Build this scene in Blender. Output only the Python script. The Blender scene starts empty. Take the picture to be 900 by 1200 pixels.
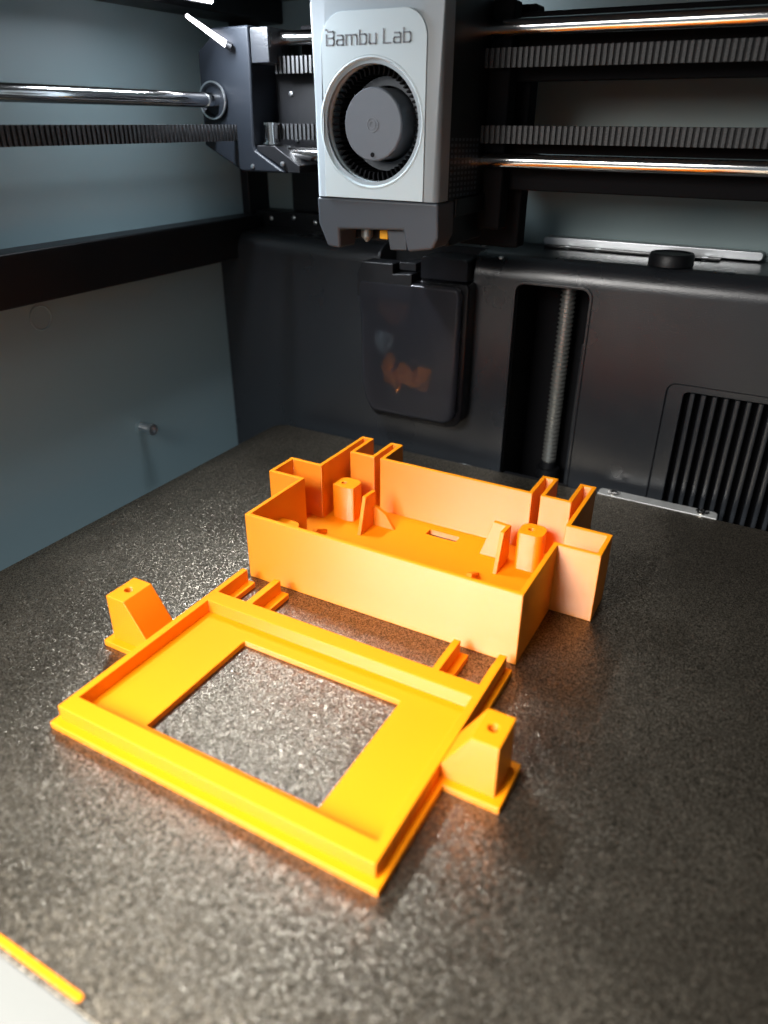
import bpy, bmesh, math, random
from mathutils import Matrix, Vector
random.seed(7)
S = 0.001                                   # everything below is written in millimetres
sc = bpy.context.scene
col = sc.collection

# ---------------------------------------------------------------- camera
def cam_matrix(yaw, pitch, roll, loc):
    cy, sy, cp, sp = math.cos(yaw), math.sin(yaw), math.cos(pitch), math.sin(pitch)
    fw = Vector((-sy*cp, cy*cp, -sp)); rt = Vector((cy, sy, 0)); up = rt.cross(fw)
    c, s = math.cos(roll), math.sin(roll)
    r2 = c*rt + s*up; u2 = -s*rt + c*up
    m = Matrix((r2, u2, -fw)).transposed().to_4x4()
    m.translation = Vector(loc)
    return m
cd = bpy.data.cameras.new('camera'); cam = bpy.data.objects.new('camera', cd); col.objects.link(cam)
cam.matrix_world = cam_matrix(math.radians(28.76), math.radians(28.05), math.radians(.353), (0, 0, .140))
cd.sensor_fit = 'VERTICAL'; cd.sensor_height = 36; cd.sensor_width = 27; cd.lens = 25.8
cd.clip_start = .005; cd.clip_end = 20
cd.dof.use_dof = True; cd.dof.focus_distance = .262; cd.dof.aperture_fstop = 9.5
sc.camera = cam

# ---------------------------------------------------------------- world, lamps, exposure
w = bpy.data.worlds.new('World'); sc.world = w; w.use_nodes = True
bg = w.node_tree.nodes['Background']; bg.inputs[0].default_value = (.68, .78, .86, 1); bg.inputs[1].default_value = .30
def area(name, loc, rot, sx, sy, power, color):
    ld = bpy.data.lights.new(name, 'AREA'); ld.shape = 'RECTANGLE'; ld.size = sx; ld.size_y = sy
    ld.energy = power; ld.color = color
    o = bpy.data.objects.new(name, ld); col.objects.link(o); o.location = loc; o.rotation_euler = rot
    return o
# the lit room in front of the open printer door
def aim(loc, tgt): return (Vector(tgt)-Vector(loc)).to_track_quat('-Z', 'Y').to_euler()
RL = (-.26, -.14, .30)
area('room_light', RL, aim(RL, (-.14, .15, 0)), .38, .32, 3.95, (1.0, .97, .93)).data.spread = math.radians(92)
vs = sc.view_settings; vs.view_transform = 'Standard'; vs.look = 'None'; vs.exposure = 0; vs.gamma = 1
vs.use_curve_mapping = False
sc.render.engine = 'CYCLES'
LED = 360.0

# ---------------------------------------------------------------- materials
def mat(name, color, rough=.5, metal=0, spec=.5, **k):
    m = bpy.data.materials.new(name); m.use_nodes = True
    b = m.node_tree.nodes['Principled BSDF']
    b.inputs['Base Color'].default_value = (*color, 1); b.inputs['Roughness'].default_value = rough
    b.inputs['Metallic'].default_value = metal; b.inputs['Specular IOR Level'].default_value = spec
    for n, v in k.items(): b.inputs[n.replace('_', ' ')].default_value = v
    return m
def nd(m, t): return m.node_tree.nodes.new(t)
def ln(m, a, b): m.node_tree.links.new(a, b)
def pos(m):
    return nd(m, 'ShaderNodeNewGeometry').outputs['Position']
def noise(m, scale, detail=2, rough=.5, vec=None):
    n = nd(m, 'ShaderNodeTexNoise'); n.inputs['Scale'].default_value = scale
    n.inputs['Detail'].default_value = detail; n.inputs['Roughness'].default_value = rough
    ln(m, vec if vec else pos(m), n.inputs['Vector']); return n
def bump(m, height, strength, dist, prev=None):
    b = nd(m, 'ShaderNodeBump'); b.inputs['Strength'].default_value = strength; b.inputs['Distance'].default_value = dist
    ln(m, height, b.inputs['Height'])
    if prev: ln(m, prev, b.inputs['Normal'])
    return b.outputs['Normal']
def bsdf(m): return m.node_tree.nodes['Principled BSDF']
def ramp(m, fac, stops):
    r = nd(m, 'ShaderNodeValToRGB'); e = r.color_ramp.elements
    while len(e) < len(stops): e.new(.5)
    for i, (p, c) in enumerate(stops):
        e[i].position = p; e[i].color = (c, c, c, 1) if isinstance(c, (int, float)) else (*c, 1)
    ln(m, fac, r.inputs[0]); return r.outputs[0]
def grain(m, scale, strength, dist=.0001, rvar=0):
    n = noise(m, scale, 2)
    ln(m, bump(m, n.outputs[0], strength, dist), bsdf(m).inputs['Normal'])
    if rvar:
        r = bsdf(m).inputs['Roughness'].default_value
        q = noise(m, scale*.02, 4)
        ln(m, ramp(m, q.outputs[0], [(.3, max(r-rvar, .02)), (.7, r+rvar)]), bsdf(m).inputs['Roughness'])
    return m

def pla():
    m = mat('orange_filament', (.92, .235, .0015), .30, 0, 1.0)
    sep = nd(m, 'ShaderNodeSeparateXYZ'); p = pos(m); ln(m, p, sep.inputs[0])
    # printed layers, 0.2 mm
    mu = nd(m, 'ShaderNodeMath'); mu.operation = 'MULTIPLY'; mu.inputs[1].default_value = 2*math.pi/.0002
    ln(m, sep.outputs[2], mu.inputs[0])
    si = nd(m, 'ShaderNodeMath'); si.operation = 'SINE'; ln(m, mu.outputs[0], si.inputs[0])
    # diagonal lines of extrusion, 0.42 mm, on flat faces
    ad = nd(m, 'ShaderNodeMath'); ad.operation = 'ADD'; ln(m, sep.outputs[0], ad.inputs[0]); ln(m, sep.outputs[1], ad.inputs[1])
    m2 = nd(m, 'ShaderNodeMath'); m2.operation = 'MULTIPLY'; m2.inputs[1].default_value = 2*math.pi/.0006; ln(m, ad.outputs[0], m2.inputs[0])
    s2 = nd(m, 'ShaderNodeMath'); s2.operation = 'SINE'; ln(m, m2.outputs[0], s2.inputs[0])
    geo = nd(m, 'ShaderNodeNewGeometry'); sn = nd(m, 'ShaderNodeSeparateXYZ'); ln(m, geo.outputs['True Normal'], sn.inputs[0])
    ab = nd(m, 'ShaderNodeMath'); ab.operation = 'ABSOLUTE'; ln(m, sn.outputs[2], ab.inputs[0])
    mx = nd(m, 'ShaderNodeMix'); ln(m, ab.outputs[0], mx.inputs['Factor']); ln(m, si.outputs[0], mx.inputs['A']); ln(m, s2.outputs[0], mx.inputs['B'])
    # each layer is a tiny half round bead: tilt the normal up and down across it
    iv = nd(m, 'ShaderNodeMath'); iv.operation = 'SUBTRACT'; iv.inputs[0].default_value = 1; ln(m, ab.outputs[0], iv.inputs[1])
    tl = nd(m, 'ShaderNodeMath'); tl.operation = 'MULTIPLY'; ln(m, si.outputs[0], tl.inputs[0]); ln(m, iv.outputs[0], tl.inputs[1])
    t2 = nd(m, 'ShaderNodeMath'); t2.operation = 'MULTIPLY'; t2.inputs[1].default_value = .75
    lz = nd(m, 'ShaderNodeCombineXYZ'); ln(m, sep.outputs[2], lz.inputs[2])
    ln_ = noise(m, 1500, 2, .5, lz.outputs[0]); lo = nd(m, 'ShaderNodeMath'); lo.operation = 'MULTIPLY_ADD'; lo.inputs[1].default_value = .3; lo.inputs[2].default_value = -.15
    ln(m, ln_.outputs[0], lo.inputs[0]); l2 = nd(m, 'ShaderNodeMath'); l2.operation = 'MULTIPLY_ADD'
    ln(m, lo.outputs[0], l2.inputs[0]); ln(m, iv.outputs[0], l2.inputs[1]); ln(m, tl.outputs[0], l2.inputs[2]); ln(m, l2.outputs[0], t2.inputs[0])
    cx = nd(m, 'ShaderNodeCombineXYZ'); ln(m, t2.outputs[0], cx.inputs[2])
    va = nd(m, 'ShaderNodeVectorMath'); va.operation = 'ADD'; ln(m, geo.outputs['Normal'], va.inputs[0]); ln(m, cx.outputs[0], va.inputs[1])
    vn = nd(m, 'ShaderNodeVectorMath'); vn.operation = 'NORMALIZE'; ln(m, va.outputs[0], vn.inputs[0])
    n1 = vn.outputs[0]
    st = nd(m, 'ShaderNodeMapping'); st.inputs['Scale'].default_value = (1, 1, .15); ln(m, p, st.inputs[0])
    nz = noise(m, 260, 3, .6, st.outputs[0])
    rg = nd(m, 'ShaderNodeMapRange'); rg.inputs['To Min'].default_value = .30; rg.inputs['To Max'].default_value = .62
    ls = nd(m, 'ShaderNodeMapRange'); ls.inputs['To Min'].default_value = .85; ls.inputs['To Max'].default_value = .18
    ln(m, ab.outputs[0], ls.inputs['Value']); ln(m, ls.outputs[0], bsdf(m).inputs['Specular IOR Level'])
    ln(m, ab.outputs[0], rg.inputs['Value']); ln(m, rg.outputs[0], bsdf(m).inputs['Roughness'])
    n2 = bump(m, nz.outputs[0], .015, .00025, n1)
    ln(m, n2, bsdf(m).inputs['Normal'])
    hs = nd(m, 'ShaderNodeMix'); hs.data_type = 'RGBA'
    hs.inputs['A'].default_value = (.93, .278, .0012, 1); hs.inputs['B'].default_value = (.945, .288, .0015, 1)
    ln(m, noise(m, 60, 4).outputs[0], hs.inputs['Factor']); ln(m, hs.outputs['Result'], bsdf(m).inputs['Base Color'])
    return m
PLA = pla()

def plate_mat():
    m = mat('textured_steel_sheet', (.1, .09, .08), .30, .96, .5)
    # powder texture: every grain is a tiny facet with a tilt and tone of its own
    wob = noise(m, 900, 1); p = pos(m)
    ofs = nd(m, 'ShaderNodeVectorMath'); ofs.operation = 'SCALE'; ofs.inputs['Scale'].default_value = .00008; ln(m, wob.outputs['Color'], ofs.inputs[0])
    pp = nd(m, 'ShaderNodeVectorMath'); pp.operation = 'ADD'; ln(m, p, pp.inputs[0]); ln(m, ofs.outputs[0], pp.inputs[1])
    vo = nd(m, 'ShaderNodeTexVoronoi'); vo.inputs['Scale'].default_value = 3300; ln(m, pp.outputs[0], vo.inputs['Vector'])
    ce = nd(m, 'ShaderNodeVectorMath'); ce.operation = 'SUBTRACT'; ce.inputs[1].default_value = (.5, .5, .5); ln(m, vo.outputs['Color'], ce.inputs[0])
    mu = nd(m, 'ShaderNodeVectorMath'); mu.operation = 'MULTIPLY'; mu.inputs[1].default_value = (.46, .46, 0); ln(m, ce.outputs[0], mu.inputs[0])
    geo = nd(m, 'ShaderNodeNewGeometry')
    ad = nd(m, 'ShaderNodeVectorMath'); ad.operation = 'ADD'; ln(m, geo.outputs['Normal'], ad.inputs[0]); ln(m, mu.outputs[0], ad.inputs[1])
    no = nd(m, 'ShaderNodeVectorMath'); no.operation = 'NORMALIZE'; ln(m, ad.outputs[0], no.inputs[0])
    nrm = bump(m, noise(m, 1700, 2, .6).outputs[0], .08, .0003, no.outputs[0])
    ln(m, nrm, bsdf(m).inputs['Normal'])
    sp = nd(m, 'ShaderNodeSeparateXYZ'); ln(m, vo.outputs['Color'], sp.inputs[0])
    c = nd(m, 'ShaderNodeMix'); c.data_type = 'RGBA'
    c.inputs['A'].default_value = (.085, .073, .055, 1); c.inputs['B'].default_value = (.37, .325, .255, 1)
    ln(m, ramp(m, sp.outputs[2], [(.15, 0.0), (.95, 1.0)]), c.inputs['Factor'])
    ln(m, c.outputs['Result'], bsdf(m).inputs['Base Color'])
    ln(m, ramp(m, noise(m, 22, 7, .62).outputs[0], [(.32, .32), (.5, .37), (.68, .43)]), bsdf(m).inputs['Roughness'])
    return m
PLATE = plate_mat()
LIP = grain(mat('smooth_sheet_lip', (.24, .245, .23), .45, .2), 1500, .5)
WALL = grain(mat('blue_grey_painted_panel', (.215, .305, .33), .42, 0, .5), 1500, .12, .0001, .06)
BACKW = grain(mat('teal_grey_back_panel', (.205, .27, .278), .55, 0, .4), 2500, .3)
BLACK = grain(mat('black_plastic', (.005, .0055, .007), .45, 0, .35), 2200, .3, .0001, .06)
COVER = grain(mat('charcoal_moulded_plastic', (.015, .017, .0205), .30, 0, .65), 1900, .6, .00012, .05)
DARK = mat('matte_black', (.003, .003, .004), .8, 0, .15)
SHELL = grain(mat('silver_grey_plastic', (.31, .36, .39), .38, 0, .5), 3000, .12)
PANEL = grain(mat('light_grey_plastic', (.50, .59, .62), .42, 0, .5), 3000, .12)
SKIRT = grain(mat('mid_grey_plastic', (.06, .072, .088), .45, 0, .5), 3000, .2)
HUBM = grain(mat('brushed_grey_hub', (.13, .145, .165), .42, .2, .5), 3500, .35)
INK = mat('grey_lettering', (.17, .18, .20), .5)
TABM = grain(mat('satin_aluminium_tab', (.62, .64, .64), .42, .45), 1500, .2)
STEEL = grain(mat('polished_steel', (.78, .77, .76), .12, 1), 900, .04)
ALU = grain(mat('brushed_aluminium', (.62, .64, .66), .33, 1), 1500, .2)
SCREWM = mat('dull_steel_thread', (.40, .41, .39), .35, .8)
RUBBER = grain(mat('black_belt_rubber', (.008, .0085, .01), .6, 0, .3), 3500, .4, .0002)
TOOTH = mat('belt_tooth_fabric', (.10, .105, .11), .5)
_n = noise(TOOTH, 2600, 1); ln(TOOTH, ramp(TOOTH, _n.outputs[0], [(.35, (.014, .015, .017)), (.75, (.055, .058, .062))]), bsdf(TOOTH).inputs['Base Color'])
GUN = grain(mat('blue_grey_carriage_metal', (.010, .013, .018), .45, .1, .3), 1200, .15, .0001, .05)
AMBER = mat('amber_insulation', (.85, .42, .02), .4)
SMOKE = mat('smoked_clear_plastic', (.03, .031, .038), .2, 0, .8)
_t = nd(SMOKE, 'ShaderNodeBsdfTransparent'); _t.inputs[0].default_value = (.8, .8, .86, 1)
_m = nd(SMOKE, 'ShaderNodeMixShader'); _m.inputs[0].default_value = .38
_r = nd(SMOKE, 'ShaderNodeBsdfRefraction'); _r.inputs['Roughness'].default_value = .32; _r.inputs['IOR'].default_value = 1.06; _r.inputs['Color'].default_value = (.85, .85, .9, 1)
_q = nd(SMOKE, 'ShaderNodeMixShader'); _q.inputs[0].default_value = .6
ln(SMOKE, _t.outputs[0], _q.inputs[1]); ln(SMOKE, _r.outputs[0], _q.inputs[2]); ln(SMOKE, _q.outputs[0], _m.inputs[1]); ln(SMOKE, bsdf(SMOKE).outputs[0], _m.inputs[2])
ln(SMOKE, _m.outputs[0], SMOKE.node_tree.nodes['Material Output'].inputs['Surface'])
GLOSS = grain(mat('gloss_black_plastic', (.003, .003, .004), .25, 0, .3), 1200, .05)
BEDM = grain(mat('heated_bed_edge', (.03, .03, .03), .5, .3), 900, .2)
def emis(name, c, s):
    m = mat(name, (.8, .8, .8)); b = bsdf(m); b.inputs['Emission Color'].default_value = (*c, 1); b.inputs['Emission Strength'].default_value = s
    return m
LEDM = emis('lit_led_diffuser', (.86, .92, 1.0), LED)
GLINTM = emis('glowing_reflection', (.95, .93, 1.0), 14)  # glow for the frame corner reflection, not a lamp of its own

# ---------------------------------------------------------------- helpers
def V(p): return Vector(p)*S
def finish(name, bm, m, parent=None, bev=0, seg=2, smooth=None, ang=30):
    bmesh.ops.recalc_face_normals(bm, faces=bm.faces)
    me = bpy.data.meshes.new(name); bm.to_mesh(me); bm.free(); me.materials.append(m)
    o = bpy.data.objects.new(name, me); col.objects.link(o)
    if parent: o.parent = parent
    if smooth is not None or bev:
        for p in me.polygons: p.use_smooth = True
        me.set_sharp_from_angle(angle=math.radians(smooth if smooth else 35))
    if bev:
        b = o.modifiers.new('bevel', 'BEVEL'); b.width = bev*S; b.segments = seg; b.limit_method = 'ANGLE'
        b.angle_limit = math.radians(ang); b.harden_normals = True
    return o
def thing(name, loc, label, cat, group=None):
    o = bpy.data.objects.new(name, None); col.objects.link(o); o.empty_display_size = .01
    o.location = V(loc); o['label'] = label; o['category'] = cat
    if group: o['group'] = group
    return o
def tag(o, label, cat, group=None):
    o['label'] = label; o['category'] = cat
    if group: o['group'] = group
    return o
def struct(o): o['kind'] = 'structure'; return o
def stuff(o): o['kind'] = 'stuff'; return o
class OFF:                                   # offset of the parent empty
    v = Vector((0, 0, 0))
def at(p): return (Vector(p)-OFF.v)*S
def box(bm, x0, x1, y0, y1, z0, z1):
    vs = [bm.verts.new(at((x, y, z))) for z in (z0, z1) for y in (y0, y1) for x in (x0, x1)]
    for f in ((0,1,3,2),(4,6,7,5),(0,4,5,1),(2,3,7,6),(0,2,6,4),(1,5,7,3)): bm.faces.new([vs[i] for i in f])
    return bm
def B(*a): return box(bmesh.new(), *a)
def prism(outer, a0, a1, axis='z', holes=(), bm=None):
    """extrude a polygon with holes; axis z: (x,y)->z, y: (x,z)->y, x: (y,z)->x"""
    bm = bm or bmesh.new()
    def mk(p, a):
        if axis == 'z': return bm.verts.new(at((p[0], p[1], a)))
        if axis == 'y': return bm.verts.new(at((p[0], a, p[1])))
        return bm.verts.new(at((a, p[0], p[1])))
    for a in (a0, a1):
        pass
    loops0 = [[mk(p, a0) for p in L] for L in (outer, *holes)]
    loops1 = [[mk(p, a1) for p in L] for L in (outer, *holes)]
    for l0, l1 in zip(loops0, loops1):
        n = len(l0)
        for i in range(n): bm.faces.new((l0[i], l0[(i+1) % n], l1[(i+1) % n], l1[i]))
    for loops in (loops0, loops1):
        if not holes: bm.faces.new(loops[0])
        else:
            es = []
            for L in loops:
                for i in range(len(L)): es.append(bm.edges.get((L[i], L[(i+1) % len(L)])))
            bmesh.ops.triangle_fill(bm, edges=es, use_beauty=True)
    return bm
def circ(cx, cy, r, n=32, a0=0, a1=2*math.pi):
    full = abs(a1-a0-2*math.pi) < 1e-6
    return [(cx+r*math.cos(a0+(a1-a0)*i/(n if full else n-1)), cy+r*math.sin(a0+(a1-a0)*i/(n if full else n-1))) for i in range(n)]
def rrect(x0, x1, y0, y1, r, n=6):
    r = r if isinstance(r, (list, tuple)) else [r]*4      # bl, br, tr, tl
    out = []
    for (cx, cy, a), q in zip(((x0, y0, 180), (x1, y0, 270), (x1, y1, 0), (x0, y1, 90)), r):
        sx = 1 if cx == x0 else -1; sy = 1 if cy == y0 else -1
        if q <= 0: out.append((cx, cy)); continue
        for i in range(n+1):
            t = math.radians(a+90*i/n); out.append((cx+sx*q+q*math.cos(t), cy+sy*q+q*math.sin(t)))
    return out
def tube(bm, p0, p1, r, n=28, r1=None):
    p0, p1 = Vector(p0), Vector(p1); d = (p1-p0).normalized()
    u = d.orthogonal().normalized(); v = d.cross(u); r1 = r if r1 is None else r1
    a = [bm.verts.new(at(p0+r*(u*math.cos(t)+v*math.sin(t)))) for t in [2*math.pi*i/n for i in range(n)]]
    b = [bm.verts.new(at(p1+r1*(u*math.cos(t)+v*math.sin(t)))) for t in [2*math.pi*i/n for i in range(n)]]
    for i in range(n): bm.faces.new((a[i], a[(i+1) % n], b[(i+1) % n], b[i]))
    bm.faces.new(a); bm.faces.new(b)
    return bm
def lathe(prof, c, axis='y', n=48, closed=False, bm=None):
    """prof: (radius, along axis) around an axis through c"""
    bm = bm or bmesh.new(); rings = []
    for r, h in prof:
        ring = []
        for i in range(n):
            t = 2*math.pi*i/n
            if axis == 'y': p = (c[0]+r*math.cos(t), c[1]+h, c[2]+r*math.sin(t))
            elif axis == 'z': p = (c[0]+r*math.cos(t), c[1]+r*math.sin(t), c[2]+h)
            else: p = (c[0]+h, c[1]+r*math.cos(t), c[2]+r*math.sin(t))
            ring.append(bm.verts.new(at(p)))
        rings.append(ring)
    pairs = list(zip(rings, rings[1:]))
    if closed: pairs.append((rings[-1], rings[0]))
    for a, b in pairs:
        for i in range(n): bm.faces.new((a[i], a[(i+1) % n], b[(i+1) % n], b[i]))
    if not closed:
        bm.faces.new(rings[0]); bm.faces.new(rings[-1])
    return bm
def cut(o, cutters):
    """apply difference booleans, drop the cutters"""
    for c in cutters:
        b = o.modifiers.new('cut', 'BOOLEAN'); b.operation = 'DIFFERENCE'; b.solver = 'EXACT'; b.object = c
    dg = bpy.context.evaluated_depsgraph_get(); dg.update()
    me = bpy.data.meshes.new_from_object(o.evaluated_get(dg)); old = o.data
    o.modifiers.clear(); o.data = me
    bpy.data.meshes.remove(old)
    for c in cutters:
        d = c.data; bpy.data.objects.remove(c); bpy.data.meshes.remove(d)
    return o
def soften(o, bev, ang=35, seg=2):
    for p in o.data.polygons: p.use_smooth = True
    o.data.set_sharp_from_angle(angle=math.radians(ang))
    if bev:
        b = o.modifiers.new('bevel', 'BEVEL'); b.width = bev*S; b.segments = seg; b.limit_method = 'ANGLE'
        b.angle_limit = math.radians(ang); b.harden_normals = True
    return o

# ================================================================ THE CHAMBER (setting)
XL, YB = -262, 340
struct(finish('left_wall', B(XL-4, XL, -12, YB, -120, 240), WALL))
struct(finish('right_wall', B(80, 84, -12, YB, -120, 240), BLACK))
struct(finish('back_wall', B(XL-4, 90, YB, YB+4, -120, 240), BACKW))
OFF.v = Vector((0, 0, 0))
struct(finish('left_wall_beam', B(XL+.05, -250, -11.9, 322, 78.5, 97.5), BLACK, bev=.8))
struct(finish('back_corner_post', B(XL+.05, XL+5, 323, YB-.05, 60, 240), BLACK, bev=.6))
struct(finish('back_wall_beam', B(XL+5.1, -165, 326, YB-.1, 70, 99), BLACK, bev=.8))
struct(finish('back_wall_bracket', B(-236, -178, 331, YB-.1, 99.1, 136), BLACK, bev=.8))
struct(finish('top_frame_beam', B(XL+.05, -242.2, -11.9, YB-.1, 180, 230), BLACK, bev=1))
struct(finish('top_frame_shelf', B(-242.1, -204, -11.9, YB-.1, 189, 230), BLACK, bev=1))
struct(finish('front_top_beam', B(-221.9, 84, -24, -12.05, 234, 240), BLACK, bev=1))
struct(finish('top_cover', B(XL-6, 84, -24, YB+4, 240.1, 243), BLACK))
struct(finish('front_corner_post', B(XL-6, -222, -24, -12.05, -120, 230), BLACK, bev=1))
# peg and blank plug on the left wall
OFF.v = Vector((XL, 233.5, 9.5)); t = thing('wall_peg', OFF.v, 'small pale screw peg sticking out of the lower left wall', 'peg')
bm = tube(bmesh.new(), (XL-.5, 233.5, 9.5), (XL+6, 234.5, 9.0), 2.1, 16); finish('shank', bm, ALU, t, smooth=30)
bm = lathe([(2.8, 0), (2.8, 1.8), (1.4, 1.8), (1.2, .6)], (XL+5.5, 234.4, 9.0), 'x', 16); finish('head', bm, ALU, t, smooth=30)
bm = lathe([(3.4, -.4), (3.4, .25), (0.01, .25)], (XL, 233.5, 9.5), 'x', 24); finish('washer', bm, WALL, t, smooth=30)
OFF.v = Vector((XL, 192, 70))
tag(finish('blank_plug', lathe([(5.2, -.5), (5.2, .3), (4.6, .45), (4.3, .1), (.01, .1)], (XL, 192, 70), 'x', 32), WALL, smooth=40), 'faint round blank plug set in left wall under the beam', 'plug').location = V(OFF.v)
def tiny(name, c, axis, label, r=1.0):
    OFF.v = Vector(c)
    o = tag(finish(name, lathe([(r, .4), (r, -.4), (r*.6, -.7), (.01, -.7)] if axis == 'y' else [(r, -.4), (r, .4), (r*.6, .7), (.01, .7)], c, axis, 14), ALU, smooth=40), label, 'screw', 'small screws of the chamber frame')
    o.location = V(c)
tiny('screw', (-246, 326, 95.5), 'y', 'small screw on the back beam closest to the corner post')
tiny('screw', (-232, 326, 96.5), 'y', 'small screw on the back beam below the pale square gap')
tiny('screw', (-219, 326, 95.0), 'y', 'small screw on the back beam nearest the print head')
# ---------------------------------------------------------------- chamber lamp
OFF.v = Vector((-213, 232, 188.9)); t = thing('chamber_lamp', OFF.v, 'glowing white chamber lamp under the top frame at the upper left', 'lamp')
finish('housing', prism([(-217.1, 178.0), (-216.0, 178.0), (-211.6, 183.8), (-208, 183.8), (-208, 188.9), (-217.1, 188.9)], 202, 258, 'y'), BLACK, t)
finish('emitter', prism([(-215.6, 178.3), (-215.1, 178.1), (-211.2, 183.4), (-211.6, 183.6)], 206, 257, 'y'), LEDM, t)
OFF.v = Vector((-226, 266, 171)); t = thing('reflection_strip', OFF.v, 'short slanting white lamp reflection above the gantry carriage, built as a glowing strip', 'lamp reflection')  # lamp reflection on the black frame corner, put in as a glowing strip
finish('emitter', tube(bmesh.new(), (-233.8, 263.5, 175.8), (-215.6, 263.5, 165.9), .7, 12, 1.15), GLINTM, t, smooth=40)
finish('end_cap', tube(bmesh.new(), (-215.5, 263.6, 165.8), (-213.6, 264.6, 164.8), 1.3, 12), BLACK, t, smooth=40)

# ================================================================ REAR COVER
OFF.v = Vector((-90, 320, -60))
t = thing('rear_cover', OFF.v, 'charcoal moulded cover along the back wall with slot and louvres', 'machine cover')
prof = [(YB-.1, -100), (302, -100), (302, 82)] + [(310-8*math.cos(a), 82+9*math.sin(a)) for a in [math.radians(10*i) for i in range(1, 10)]] + [(YB-.1, 91.6)]
def tmp(bm): return finish('cutter', bm, DARK)
cov = finish('shell', prism(prof, XL+.1, 88, 'x'), COVER)
cut(cov, [tmp(prism(rrect(-103.5, -72.3, -40, 80.8, 3.5), 295, 336, 'y')),
          tmp(prism(rrect(-37.0, 60, -60, 48.5, 3.5), 295, 303.0, 'y')),
          tmp(prism(rrect(-30.5, 56, -58, 45.5, 2.0), 296, 312, 'y')),
          tmp(prism(rrect(-169, -123, 19, 96, 6), 296, 318, 'y'))])
cov.parent = t; cov.location = (0, 0, 0); soften(cov, .7, 35)
# louvre bars
bmv = prism([(-.85, -.6), (.85, -.6), (.85, 2.2), (-.85, 2.2)], 0, 1, 'z')
bmv.free()
me0 = None
for i in range(20):
    x = -27.2+4.15*i
    if x > 54: break
    if me0 is None:
        OFF.v = Vector((0, 0, 0))
        o = finish('louvre', prism(rrect(-.95, .95, 303.2, 308, .5, 3), -57.6, 45.2, 'z'), COVER, smooth=30); me0 = o.data
    else:
        o = bpy.data.objects.new('louvre', me0); col.objects.link(o)
    o.parent = t; o.location = (Vector((x, 0, 0))-Vector((-90, 320, -60)))*S
OFF.v = Vector((-90, 320, -60))
finish('slot_rim', prism(rrect(-104.6, -71.2, -41, 81.9, 4.4), 301.2, 301.95, 'y', [rrect(-103.4, -72.4, -40, 80.7, 3.5)]), COVER, t, bev=.3)
finish('slot_shade_sheet', B(-103.45, -103.0, 303.5, 333, -38, 79), DARK, t)  # dark sheet added so the slot's inner wall reads as deep shade
finish('louvre_shade_sheet', B(-30.3, 55.8, 309.5, 311.9, -57.8, 45.3), DARK, t)  # dark sheet added to blacken the shade in the louvre gaps
finish('slot_back', B(-103, -73, 333, 335.5, -39, 80), DARK, t)
for (x, y, z, r) in ((-112.5, 306.2, 89.4, 1.1), (-127, 322, 91.5, .9), (-116, 330, 91.5, .9)):
    finish('screw', lathe([(r, -.6), (r, .5), (r*.6, .8), (.01, .8)], (x, y, z), 'z', 16), ALU, t, smooth=40)
kb = finish('knob', lathe([(8.4, -.3), (8.4, 3.4), (7.8, 4.2), (6.8, 4.2), (6.4, 3.7), (.01, 3.7)], (-46, 314, 91.6), 'z', 40), BLACK, t, smooth=40)
# cable rail on the foot of the back wall
OFF.v = Vector((-60, 336, 92)); t = thing('back_rail', OFF.v, 'long pale metal rail at the foot of the back wall', 'rail')
finish('rail', prism(rrect(-104, -15, 92.0, 95.6, 1.5), 334.5, 339.8, 'y'), ALU, t, bev=.5)
for x in (-92, -79, -36):
    finish('screw', lathe([(1.3, -.4), (1.3, .8), (.01, .8)], (x, 331.5, 91.7), 'z', 14), ALU, t, smooth=40)
finish('foot', B(-102, -30, 329.5, 334.4, 91.65, 92.3), BLACK, t, bev=.2)

# lead screw in the slot
OFF.v = Vector((-87.5, 326, -60)); t = thing('lead_screw', OFF.v, 'threaded steel lead screw standing in the dark slot', 'lead screw')
bm = bmesh.new(); N = 16; pitch = 2.0; prev = None; zz = -60.0
steps = int((79+60)/pitch*N)
for k in range(steps+1):
    a = 2*math.pi*(k % N)/N; zc = -60+pitch*k/N
    ring = [bm.verts.new(at((-87.5+r*math.cos(a), 326+r*math.sin(a), zc+dz))) for r, dz in ((2.7, -.5), (3.4, -.15), (3.4, .35), (2.7, .7))]
    if prev:
        for j in range(3): bm.faces.new((prev[j], prev[j+1], ring[j+1], ring[j]))
    prev = ring
finish('thread', bm, SCREWM, t, smooth=50)
finish('core', tube(bmesh.new(), (-87.5, 326, -60), (-87.5, 326, 79), 2.75, 20), SCREWM, t, smooth=40)
finish('nut', lathe([(5.5, -5), (5.5, -1), (3.6, -1), (3.6, 2.5), (2.7, 2.5)], (-87.5, 326, -8), 'z', 24), BLACK, t, smooth=35)
OFF.v = Vector((-76, 330, -60)); tag(finish('guide_rail', prism([(-79.5, 328), (-74.6, 328), (-74.6, 331), (-79.5, 331)], -60, 52, 'z'), COVER, bev=.4), 'narrow pale guide rail behind the lead screw', 'rail').location = V(OFF.v)

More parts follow.
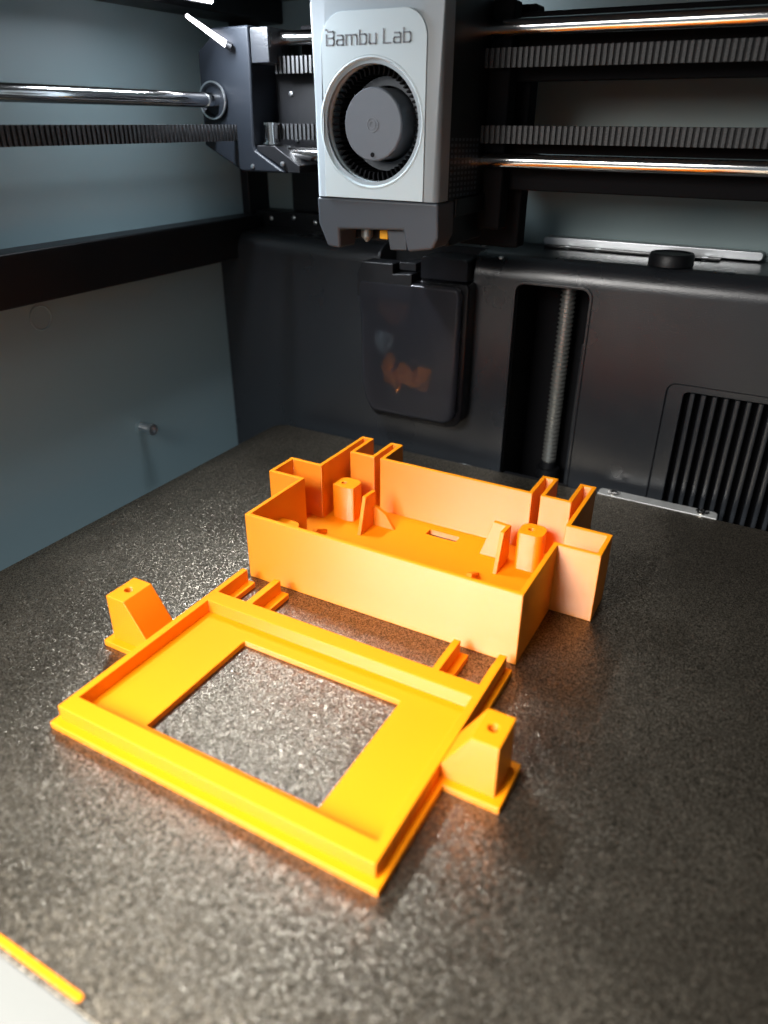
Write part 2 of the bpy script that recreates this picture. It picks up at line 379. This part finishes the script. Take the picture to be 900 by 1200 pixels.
# ================================================================ PURGE BIN
OFF.v = Vector((-147, 300, 14)); t = thing('purge_bin', OFF.v, 'smoked clear waste bin with black latch hung on the rear cover', 'waste bin')
outl = [(-165.0, 14.0), (-128.5, 14.4), (-124.4, 15.6), (-122.0, 18.5), (-121.0, 24), (-121.0, 78), (-122.0, 79.5), (-173.0, 79), (-174, 70), (-174, 66), (-172.4, 62), (-172.2, 32), (-170.5, 23), (-168.5, 16)]
def shrink(L, d):
    n = len(L); out = []
    area2 = sum(L[i][0]*L[(i+1) % n][1]-L[(i+1) % n][0]*L[i][1] for i in range(n)); sg = 1 if area2 > 0 else -1
    for i in range(n):
        p, q, r = Vector(L[i-1]), Vector(L[i]), Vector(L[(i+1) % n])
        e1 = (q-p).normalized(); e2 = (r-q).normalized()
        n1 = Vector((-e1.y, e1.x))*sg; n2 = Vector((-e2.y, e2.x))*sg
        b = (n1+n2); b = b/ max(b.length_squared, .2)*2*d
        out.append((q.x+b.x, q.y+b.y))
    return out
rim_l = shrink(outl, 2.2)
bm = bmesh.new()
def mkloop(L, y): return [bm.verts.new(at((p[0], y, p[1]))) for p in L]
hole = [(-133.4, 28), (-133.4, 76), (-168.5, 76), (-168.5, 28)]
finish('surround', prism(outl, 293.4, 301.9, 'y', [hole]), GLOSS, t, bev=2.2, seg=4)
pane = [(-171.9, 31), (-169.6, 22.5), (-166.4, 17.2), (-129.5, 17.4), (-125.6, 19.0), (-123.6, 23), (-123.2, 75), (-124.5, 78.4), (-172.6, 78.2), (-173.4, 70), (-172.0, 62)]
finish('front_pane', prism(pane, 289.6, 293.2, 'y'), SMOKE, t, bev=2.4, seg=5)
bm.free()
finish('back_liner', B(-168.8, -133, 314.2, 315.5, 26, 78), DARK, t)
finish('latch', prism([(-173.5, 70.3), (-146.3, 71), (-146.3, 82.3), (-155.4, 81.6), (-155.4, 85.8), (-171, 85.6), (-173.5, 80)], 289.8, 300, 'y'), BLACK, t, bev=.5)
finish('rim', prism(rrect(-145.5, -123.5, 79.8, 89, [0, 0, 2, 2]), 296.5, 312, 'y'), SMOKE, t, bev=.5)
finish('hook', B(-131.5, -125, 297.8, 311, 80.2, 88), DARK, t, bev=.8)
finish('hinge', B(-155, -146.6, 294.5, 304, 82.6, 86.0), BLACK, t, bev=.4)
def clump(name, c, r, m, label, seed):
    rnd = random.Random(seed); bm = bmesh.new(); OFF.v = Vector(c)
    for k in range(5):
        p = Vector(c)+Vector((rnd.uniform(-r, r), rnd.uniform(-2, 2), rnd.uniform(-r*.6, r*.6))); q = p
        ph = rnd.uniform(0, 6)
        for j in range(14):
            q2 = p+Vector((2.2*math.cos(ph+j*.9), .25*j-1.5, 2.2*math.sin(ph+j*.9)+.25*j))
            if j: tube(bm, q, q2, 1.0, 6)
            q = q2
    o = tag(finish(name, bm, m, smooth=60), label, 'filament scrap', 'filament scraps in the smoked bin'); o.location = V(c); return o
clump('filament_scrap', (-157, 297, 34), 7, PLA, 'larger orange tangle of purged filament low in the smoked bin', 3)
clump('filament_scrap', (-145, 297, 33), 4, PLA, 'smaller orange tangle of purged filament in the smoked bin, nearer its dark side', 5)
clump('filament_scrap', (-163, 297.5, 48), 3, mat('pale_green_scrap', (.35, .45, .40), .5), 'pale green scrap of filament halfway up the smoked bin', 9)
clump('filament_scrap', (-160, 298, 62), 5, mat('brown_scrap', (.25, .10, .03), .5), 'brown scrap of filament near the top of the smoked bin', 11)

# ================================================================ GANTRY
YG = 275
OFF.v = Vector((-218, 278, 121)); t = thing('gantry', OFF.v, 'dark gantry carriage with polished cross rods running behind the tool head', 'gantry')
car = finish('carriage', prism([(-232.4, 164.2), (-233.0, 140), (-233.4, 130.6), (-214.3, 121.1), (-192, 121.1), (-199.9, 125.3), (-206.9, 129.2), (-207.6, 131.1), (-206.4, 158.9), (-206.4, 172), (-225.2, 171.8), (-225.2, 168.8)], 266, 292, 'y'), GUN, t, bev=1.0)
finish('upper_block', B(-206.2, -197.6, 266.6, 292, 159.4, 171.2), COVER, t, bev=.5)
finish('inner_plate', B(-206.2, -184, 281.5, 291.5, 121.4, 158.5), BLACK, t, bev=.5)
finish('lower_plate', prism([(-206.6, 129), (-199.4, 125.5), (-191.6, 121.2), (-186, 121.2), (-186, 124), (-198, 131), (-206.6, 131)], 267, 281, 'y'), BLACK, t, bev=.4)
finish('idler', lathe([(2.6, -6.2), (3.4, -6.2), (3.4, -5.4), (2.7, -5.4), (2.7, .8), (3.4, .8), (3.4, 1.6), (1, 1.6)], (-201, 270, 137.6), 'z', 24), STEEL, t, smooth=35)
finish('bushing', lathe([(6.6, .2), (6.6, -1.6), (5.8, -1.6), (5.2, -.4), (3.2, -.4)], (-225.5, 266, 147.0), 'y', 40), GUN, t, smooth=40)
finish('bushing_ring', lathe([(6.9, -1.5), (6.9, -2.1), (6.3, -2.1), (6.3, -1.5)], (-225.5, 266.2, 147.0), 'y', 40, closed=True), ALU, t, smooth=60)
for (x, z) in ((-198.5, 149.5), (-196.5, 133), (-208.5, 123.2), (-193.5, 124.5)):
    finish('screw', lathe([(.9, .3), (.9, -.5), (.5, -.6), (.01, -.6)], (x, 281.3 if z > 130 else 266, z), 'y', 14), ALU, t, smooth=40)
finish('upper_rod', tube(bmesh.new(), (-204, YG, 167.8), (85, YG, 167.2), 2.6), STEEL, t, smooth=40)
finish('lower_rod', tube(bmesh.new(), (-204, YG, 127.8), (85, YG, 127.7), 2.5), STEEL, t, smooth=40)
finish('rod_collar', lathe([(2.9, 0), (2.9, 8), (2.6, 8.3), (2.5, 8.3)], (-204.5, YG, 127.8), 'x', 28), ALU, t, smooth=40)
finish('upper_bar', B(-196, 85, 286, 291, 152.6, 173), DARK, t, bev=.6)
finish('lower_bar', B(-185, 85, 286, 291, 117.4, 138.8), DARK, t, bev=.6)
# side rod
OFF.v = Vector((-225.5, 110, 147)); tag(finish('side_rod', tube(bmesh.new(), (-225.5, -11, 147.2), (-225.5, 267, 147.0), 2.75), STEEL, smooth=40), 'polished steel rod running along the left wall to the carriage', 'rod').location = V(OFF.v)
# belts
def belt(name, p0, p1, h, face, label):
    """band from p0 to p1 (centre), height h, teeth towards face"""
    p0, p1, face = Vector(p0), Vector(p1), Vector(face); OFF.v = (p0+p1)/2
    t = thing(name, OFF.v, label, 'belt', 'toothed drive belts')
    d = (p1-p0).normalized(); L = (p1-p0).length
    def slab(bm, a, b, y0, y1, hz):
        vs = []
        for zz in (-hz/2, hz/2):
            for f in (y0, y1):
                for s in (a, b): vs.append(bm.verts.new(at(p0+d*s+face*f+Vector((0, 0, zz)))))
        for f in ((0,1,3,2),(4,6,7,5),(0,4,5,1),(2,3,7,6),(0,2,6,4),(1,5,7,3)): bm.faces.new([vs[i] for i in f])
    bm = bmesh.new(); slab(bm, 0, L, -.8, 0, h); finish('band', bm, RUBBER, t, bev=.1)
    bm = bmesh.new(); n = int(L/2)
    for i in range(n): slab(bm, i*2+.45, i*2+1.5, -.05, .75, h-.04)
    stuff(finish('teeth', bm, TOOTH, t))
belt('drive_belt', (-200, 273.5, 159.0), (85, 273.5, 159.0), 5.8, (0, -1, 0), 'upper black toothed belt under the top cross rod')
belt('drive_belt', (-200, 273.5, 136.0), (85, 273.5, 136.0), 5.6, (0, -1, 0), 'lower black toothed belt above the bottom cross rod')
belt('drive_belt', (-216, -11, 135.6), (-216, 268, 135.4), 5.9, (1, 0, 0), 'black toothed belt along the left wall below the side rod')

# ================================================================ TOOL HEAD
FC = (-136.3, 238, 138.9)
OFF.v = Vector((-135, 262, 99)); t = thing('tool_head', OFF.v, 'light grey print head with round fan and lettering, above the waste bin', 'print head')
sh = prism(rrect(-158.9, -111.2, 116.2, 186, [0, 0, 14, 14], 10), 238, 246, 'y')
es = [e for e in sh.edges if all(abs(v.co.y-(238-262)*S) < 1e-6 for v in e.verts) and not all(abs(v.co.z-(116.2-99)*S) < 1e-6 for v in e.verts)]
bmesh.ops.bevel(sh, geom=es, offset=5*S, segments=6, profile=.5, affect='EDGES', clamp_overlap=True)
shell = finish('shell', sh, SHELL)
shell.location = V(OFF.v)
cy = finish('cutter', lathe([(17.4, -8), (17.4, 12)], FC, 'y', 64), SHELL); cy.location = V(OFF.v)
bpy.context.view_layer.update()
cut(shell, [cy]); shell.parent = t; shell.location = (0, 0, 0); soften(shell, 0, 40)
bd = finish('body', B(-158.0, -111.5, 246.2, 288, 112, 184), BLACK); bd.location = V(OFF.v)
cy = finish('cutter', lathe([(17.4, -8), (17.4, 15)], FC, 'y', 64), BLACK); cy.location = V(OFF.v)
bpy.context.view_layer.update()
cut(bd, [cy]); bd.parent = t; bd.location = (0, 0, 0); soften(bd, .8, 35)
finish('back_block', B(-155, -104, 277.5, 285.6, 104, 176), DARK, t, bev=1)
finish('mount', B(-150, -101, 291.5, 300, 96, 176), DARK, t, bev=1)
# front plate with the round opening
finish('front_plate', prism(rrect(-154.6, -116.4, 116.3, 170.5, [0, 0, 8, 8], 8), 237.35, 237.95, 'y', [circ(FC[0], FC[2], 19.6, 64)]), PANEL, t, bev=.25)
finish('fan_lip', lathe([(19.55, -.65), (19.0, -.75), (17.3, 1.6), (17.3, 3.2), (19.55, .6)], FC, 'y', 72, closed=True), PANEL, t, smooth=50)
fan = finish('fan', lathe([(17.2, 14.6), (17.2, 13.8), (.01, 13.8), (.01, 14.6)], FC, 'y', 48, closed=True), DARK, t, smooth=30)
finish('fan_ring', lathe([(14.3, 13.7), (14.3, 10.6), (11.6, 10.6), (11.6, 13.7)], FC, 'y', 64, closed=True), HUBM, fan, smooth=30)
finish('hub', lathe([(10.9, 13.7), (10.9, 1.2), (10.5, .8), (.01, .8)], FC, 'y', 64), HUBM, fan, smooth=35)
finish('hub_mark', lathe([(2.2, .75), (2.2, .68), (1.95, .68), (1.95, .75)], FC, 'y', 32, closed=True), INK, fan)
finish('hub_mark', lathe([(1.2, .75), (1.2, .68), (.95, .68), (.95, .75)], FC, 'y', 24, closed=True), INK, fan)
finish('hub_mark', lathe([(.75, .75), (.75, .6), (.01, .6)], (FC[0], FC[1], FC[2]-9.0), 'y', 16), DARK, fan)
NB = 54; mb = None
for i in range(NB):
    a = 2*math.pi*i/NB
    if mb is None:
        sv = OFF.v; OFF.v = Vector((0, 0, 0))
        o = finish('blade', prism([(14.5, -.3), (15.6, -.55), (17.1, -.3), (17.1, .3), (15.6, .05), (14.5, .2)], 3.2, 13.6, 'y'), DARK, fan, smooth=30); mb = o.data; OFF.v = sv
    else:
        o = bpy.data.objects.new('blade', mb); col.objects.link(o); o.parent = fan
    o.location = (Vector(FC)-OFF.v)*S; o.rotation_euler = (0, a, 0)
# lower skirt
sk = prism([(-159.0, 116), (-111.1, 116), (-111.1, 105), (-113.4, 101.0), (-123.2, 99.4), (-124.4, 106.6), (-150.4, 105.4), (-151, 98.6), (-156.4, 98.9), (-159.0, 107)], 238.1, 252, 'y')
for v in sk.verts:                       # lower edge leans back
    y = v.co.y/S+OFF.v.y; z = v.co.z/S+OFF.v.z
    if y < 240 and z < 112: v.co.y += .22*(109-z)*S if z < 109 else 0
finish('skirt', sk, SKIRT, t, bev=1.0)
finish('skirt_lip', B(-157.5, -112.6, 252.2, 283, 100.5, 111.9), BLACK, t, bev=1)
finish('lever', prism([(-132.8, 106), (-125.2, 106.3), (-124.6, 99.6), (-131.4, 99.2)], 242.5, 248, 'y'), SKIRT, t, bev=.5)
finish('nozzle', lathe([(2.2, 6), (2.2, 2.0), (.5, 0), (.01, 0)], (-144.5, 249, 100.4), 'z', 20), SCREWM, t, smooth=35)
finish('heater_sock', B(-137.4, -134.0, 245.5, 249, 102.2, 105.5), AMBER, t, bev=.5)
finish('connector', B(-161.6, -159.1, 247.5, 250, 113.6, 117.4), AMBER, t, bev=.4)
# small vent holes in the side
bm = bmesh.new()
for r in range(11):
    for c in range(8):
        y = 247.6+3.1*c; z = 135.2-1.72*r-.06*c
        box(bm, -111.55, -111.42, y, y+1.7, z-.9, z)
stuff(finish('vent_holes', bm, SKIRT, t))
finish('side_tab', B(-111.45, -110.4, 252, 282, 110.5, 116.5), BLACK, t, bev=.4)
# lettering, drawn as strokes
def strokes(polys, x, z, sx, sz, wdt, y0, y1, bm):
    for pl in polys:
        for (a, b) in zip(pl, pl[1:]):
            p = Vector((x+a[0]*sx, z+a[1]*sz)); q = Vector((x+b[0]*sx, z+b[1]*sz))
            d = (q-p).normalized(); e = Vector((-d.y, d.x))*wdt/2; p = p-d*wdt*.45; q = q+d*wdt*.45
            prism([tuple(p-e), tuple(q-e), tuple(q+e), tuple(p+e)], y0, y1, 'y', bm=bm)
G = {'B': [[(0, .78), (0, 0), (.62, 0), (.7, .1), (.7, .42), (.62, .52), (.1, .52)], [(.62, .52), (.7, .6), (.7, .92), (.62, 1), (.16, 1)]],
     'a': [[(.08, .7), (.5, .7), (.6, .6), (.6, 0), (.1, 0), (0, .1), (0, .28), (.1, .38), (.6, .38)]],
     'm': [[(0, 0), (0, .7), (.9, .7), (1, .6), (1, 0)], [(.5, .7), (.5, 0)]],
     'b': [[(0, 1), (0, 0), (.5, 0), (.6, .1), (.6, .6), (.5, .7), (0, .7)]],
     'u': [[(0, .7), (0, .1), (.1, 0), (.6, 0), (.6, .7)]],
     'L': [[(0, 1), (0, 0), (.62, 0)]]}
adv = {'B': .98, 'a': .88, 'm': 1.28, 'b': .88, 'u': .88, 'L': .90, ' ': .42}
txt = 'Bambu Lab'; tot = sum(adv[c] for c in txt)-.28
bm = bmesh.new(); x = -152.6; sx = 30.6/tot
for ch in txt:
    if ch != ' ': strokes(G[ch], x, 161.5, sx, 3.7, .42, 237.22, 237.36, bm)
    x += adv[ch]*sx
box(bm, -153.0, -152.4, 237.22, 237.36, 165.5, 166.0)
finish('lettering', bm, INK, t)

# ================================================================ BUILD PLATE
PX0, PX1, PY0, PY1 = -222.3, 36, 38.3, 290
OFF.v = Vector((-93, 164, -3)); t = thing('build_plate', OFF.v, 'dark speckled textured build plate carrying the orange prints', 'build plate')
finish('sheet', prism(rrect(PX0, PX1, PY0, PY1, [3, 3, 3, 7]), -.8, 0, 'z'), PLATE, t, bev=.25)
finish('front_lip', prism(rrect(-190, -20, 18, 38.2, [6, 6, 0, 0]), -.9, -.15, 'z'), LIP, t, bev=.2)
finish('heated_bed', prism(rrect(PX0+1, PX1-1, PY0+2, PY1+1.5, 3), -6, -.85, 'z'), BEDM, t, bev=.4)
rt = finish('rear_tab', prism(rrect(-55.6, -7.4, 283, 296.4, [0, 0, 2, 2]), -1.9, -.9, 'z'), TABM, t, bev=.25)
# the strip stands proud behind the sheet
finish('rear_strip', prism(rrect(-55.4, -7.6, 290.2, 296.2, [0, 0, 2, 2]), -.88, .3, 'z'), TABM, rt, bev=.3)
for x in (-49, -13.5):
    finish('rivet', lathe([(2.6, 0), (2.6, .5), (1.6, .7), (1.2, .2), (.01, .2)], (x, 293.2, .25), 'z', 24), STEEL, rt, smooth=40)
bm = bmesh.new()
pts = [(-128, 291.5, -2.2), (-118, 293.0, -1.8), (-108, 292.2, -2.2), (-92, 293.2, -2.4), (-80, 293.2, -2.4), (-74, 292.6, -2.6)]
for a, b in zip(pts, pts[1:]): tube(bm, a, b, .55, 10)
finish('bed_wire', bm, ALU, t, smooth=50)
finish('bed_tongue', B(-100, -70, 291.6, 299, -5, -3), BLACK, t, bev=.5)

# ================================================================ PRINTED TRAY
TZ = 24.5
OFF.v = Vector((-95.4, 200, 0)); t = thing('printed_tray', OFF.v, 'deep orange printed tray with side wings and slotted back wall, standing behind the frame', 'printed tray')
out = [(-144, 166), (-47, 166), (-47, 197.6), (-33.5, 197.6), (-33.5, 212.4), (-47, 212.4), (-47, 244.4), (-53, 244.4), (-53, 229.3), (-61, 229.3), (-61, 244.4), (-67, 244.4), (-67, 229.3),
       (-125.4, 229.3), (-125.4, 244.4), (-131, 244.4), (-131, 229.3), (-139, 229.3), (-139, 244.4), (-144.5, 244.4), (-144.5, 212.4), (-157.6, 212.4), (-157.6, 197.6), (-144, 197.6)]
inn = shrink(out, 1.55)
finish('wall', prism(out, 0, TZ, 'z', [inn]), PLA, t, bev=.28)
flo = shrink(out, 1.5)
slot = rrect(-102.4, -90, 219.4, 223.4, .4, 2)
finish('floor', prism(flo, .02, 2, 'z', [slot]), PLA, t)
def rpost(x0, x1, y0, y1, z1, hole):
    L = rrect(x0, x1, y0, y1, [1.2, 2.4, 3.2, 3.2], 4)
    finish('screw_post', prism(L, 1.9, z1, 'z', [circ(*hole, 1.15, 16)]), PLA, t, bev=.22)
    finish('post_bore', lathe([(1.2, 0), (1.2, .3), (.01, .3)], (hole[0], hole[1], 6), 'z', 14), PLA, t)
rpost(-65.2, -56.4, 213.2, 221.8, 16.2, (-61.4, 217.6))
L = [(-140.2, 214.2), (-133.6, 213.2), (-130.9, 214.2), (-130.9, 220.2), (-133, 222), (-138, 222), (-140.2, 220.5)]
finish('screw_post', prism(L, 1.9, 16.3, 'z', [circ(-136.8, 217.3, 1.15, 16)]), PLA, t, bev=.22)
finish('post_bore', lathe([(1.2, 0), (1.2, .3), (.01, .3)], (-136.8, 217.3, 6), 'z', 14), PLA, t)
# clips: an upright leaning plate with a cross gusset
finish('clip_plate', prism([(206.0, 1.9), (217.6, 1.9), (217.6, 16), (210.2, 16.4)], -124.6, -123.1, 'x'), PLA, t, bev=.2)
finish('clip_gusset', prism([(-123.2, 1.9), (-114, 1.9), (-117.9, 7.7), (-120.3, 9.2), (-123.2, 10.5)], 215.8, 217.4, 'y'), PLA, t, bev=.2)
finish('clip_plate', prism([(206.0, 1.9), (217.8, 1.9), (217.8, 15.8), (210.4, 16.3)], -70.2, -68.7, 'x'), PLA, t, bev=.2)
finish('clip_gusset', prism([(-79.2, 1.9), (-70.1, 1.9), (-70.1, 16), (-74.7, 16.3)], 215.9, 217.6, 'y'), PLA, t, bev=.2)
for x0, x1 in ((-137.6, -135.6), (-75.6, -73.6)):
    finish('front_rib', prism([(190, 1.9), (202.6, 1.9), (202.2, 3.4), (196, 6.3)], x0, x1, 'x'), PLA, t, bev=.2)
finish('corner_pad', prism(rrect(-142.4, -133.4, 173, 183.9, [1, 3, 3, 1], 4), 1.9, 15.2, 'z'), PLA, t, bev=.3)

# ================================================================ PRINTED FRAME
OFF.v = Vector((-95.4, 115, 0)); t = thing('orange_print', OFF.v, 'flat orange printed frame with window opening and two screw lugs, in front of the tray', 'printed bezel')
FX0, FX1 = -144, -46.4
base = [(FX0, 83), (FX1, 83), (FX1, 114.1), (-32.3, 114.1), (-32.3, 129.3), (FX1, 129.3), (FX1, 161.4), (-52.4, 161.4), (-52.4, 147.6), (-60, 147.6), (-60, 161.4), (-66.4, 161.4), (-66.4, 147.6),
        (-124.2, 147.6), (-124.2, 161.4), (-130.8, 161.4), (-130.8, 147.6), (-138.1, 147.6), (-138.1, 161.4), (FX0, 161.4), (FX0, 129.3), (-158.3, 129.3), (-158.3, 114.1), (FX0, 114.1)]
opening = rrect(-121.3, -68.3, 94.4, 134.4, .5, 2)
finish('base', prism(base, 0, 2.0, 'z', [opening]), PLA, t, bev=.25)
# the raised rim: a ring with a tongue at each end and two on the back
rim = [(-142.2, 85.2), (-48.2, 85.2), (-48.2, 161), (-50.5, 161), (-50.5, 146.1), (-62.5, 146.1), (-62.5, 161), (-64.6, 161), (-64.6, 146.1),
       (-127.0, 146.1), (-127.0, 161), (-129.3, 161), (-129.3, 146.1), (-140.6, 146.1), (-140.6, 161), (-142.6, 161), (-142.6, 130)]
rim[-1] = (-142.6, 120); rim[0] = (-142.4, 85.2)
rin = [(-140.3, 90.3), (-50.6, 90.3), (-50.6, 140.7), (-140.3, 140.7)]
finish('rim', prism(rim, 1.95, 6.5, 'z', [rin]), PLA, t, bev=.25)
def lug(mx):
    f = lambda x: -95.35*2-x if mx else x
    sil = [(f(-48.3), 1.95), (f(-34.4), 1.95), (f(-34.4), 17.4), (f(-41.3), 17.4), (f(-48.3), 6.0)]
    lg = finish('screw_lug', prism(sil, 116.4, 127.6, 'y'), PLA); lg.location = V(OFF.v)
    c = finish('cutter', lathe([(1.35, -7), (1.35, 8)], (f(-38.0), 122, 17.4), 'z', 24), PLA); c.location = V(OFF.v)
    bpy.context.view_layer.update()
    cut(lg, [c]); lg.parent = t; lg.location = (0, 0, 0); soften(lg, .25, 35)
lug(False); lug(True)

# ================================================================ PURGE LINE
OFF.v = Vector((-110, 40, 0))
bm = prism(rrect(-170, -83.2, 39.2, 40.7, .7, 4), .02, .45, 'z')
tag(finish('purge_line', bm, PLA, bev=.2), 'thin straight orange line of filament at the front edge of the plate', 'filament line').location = V(OFF.v)
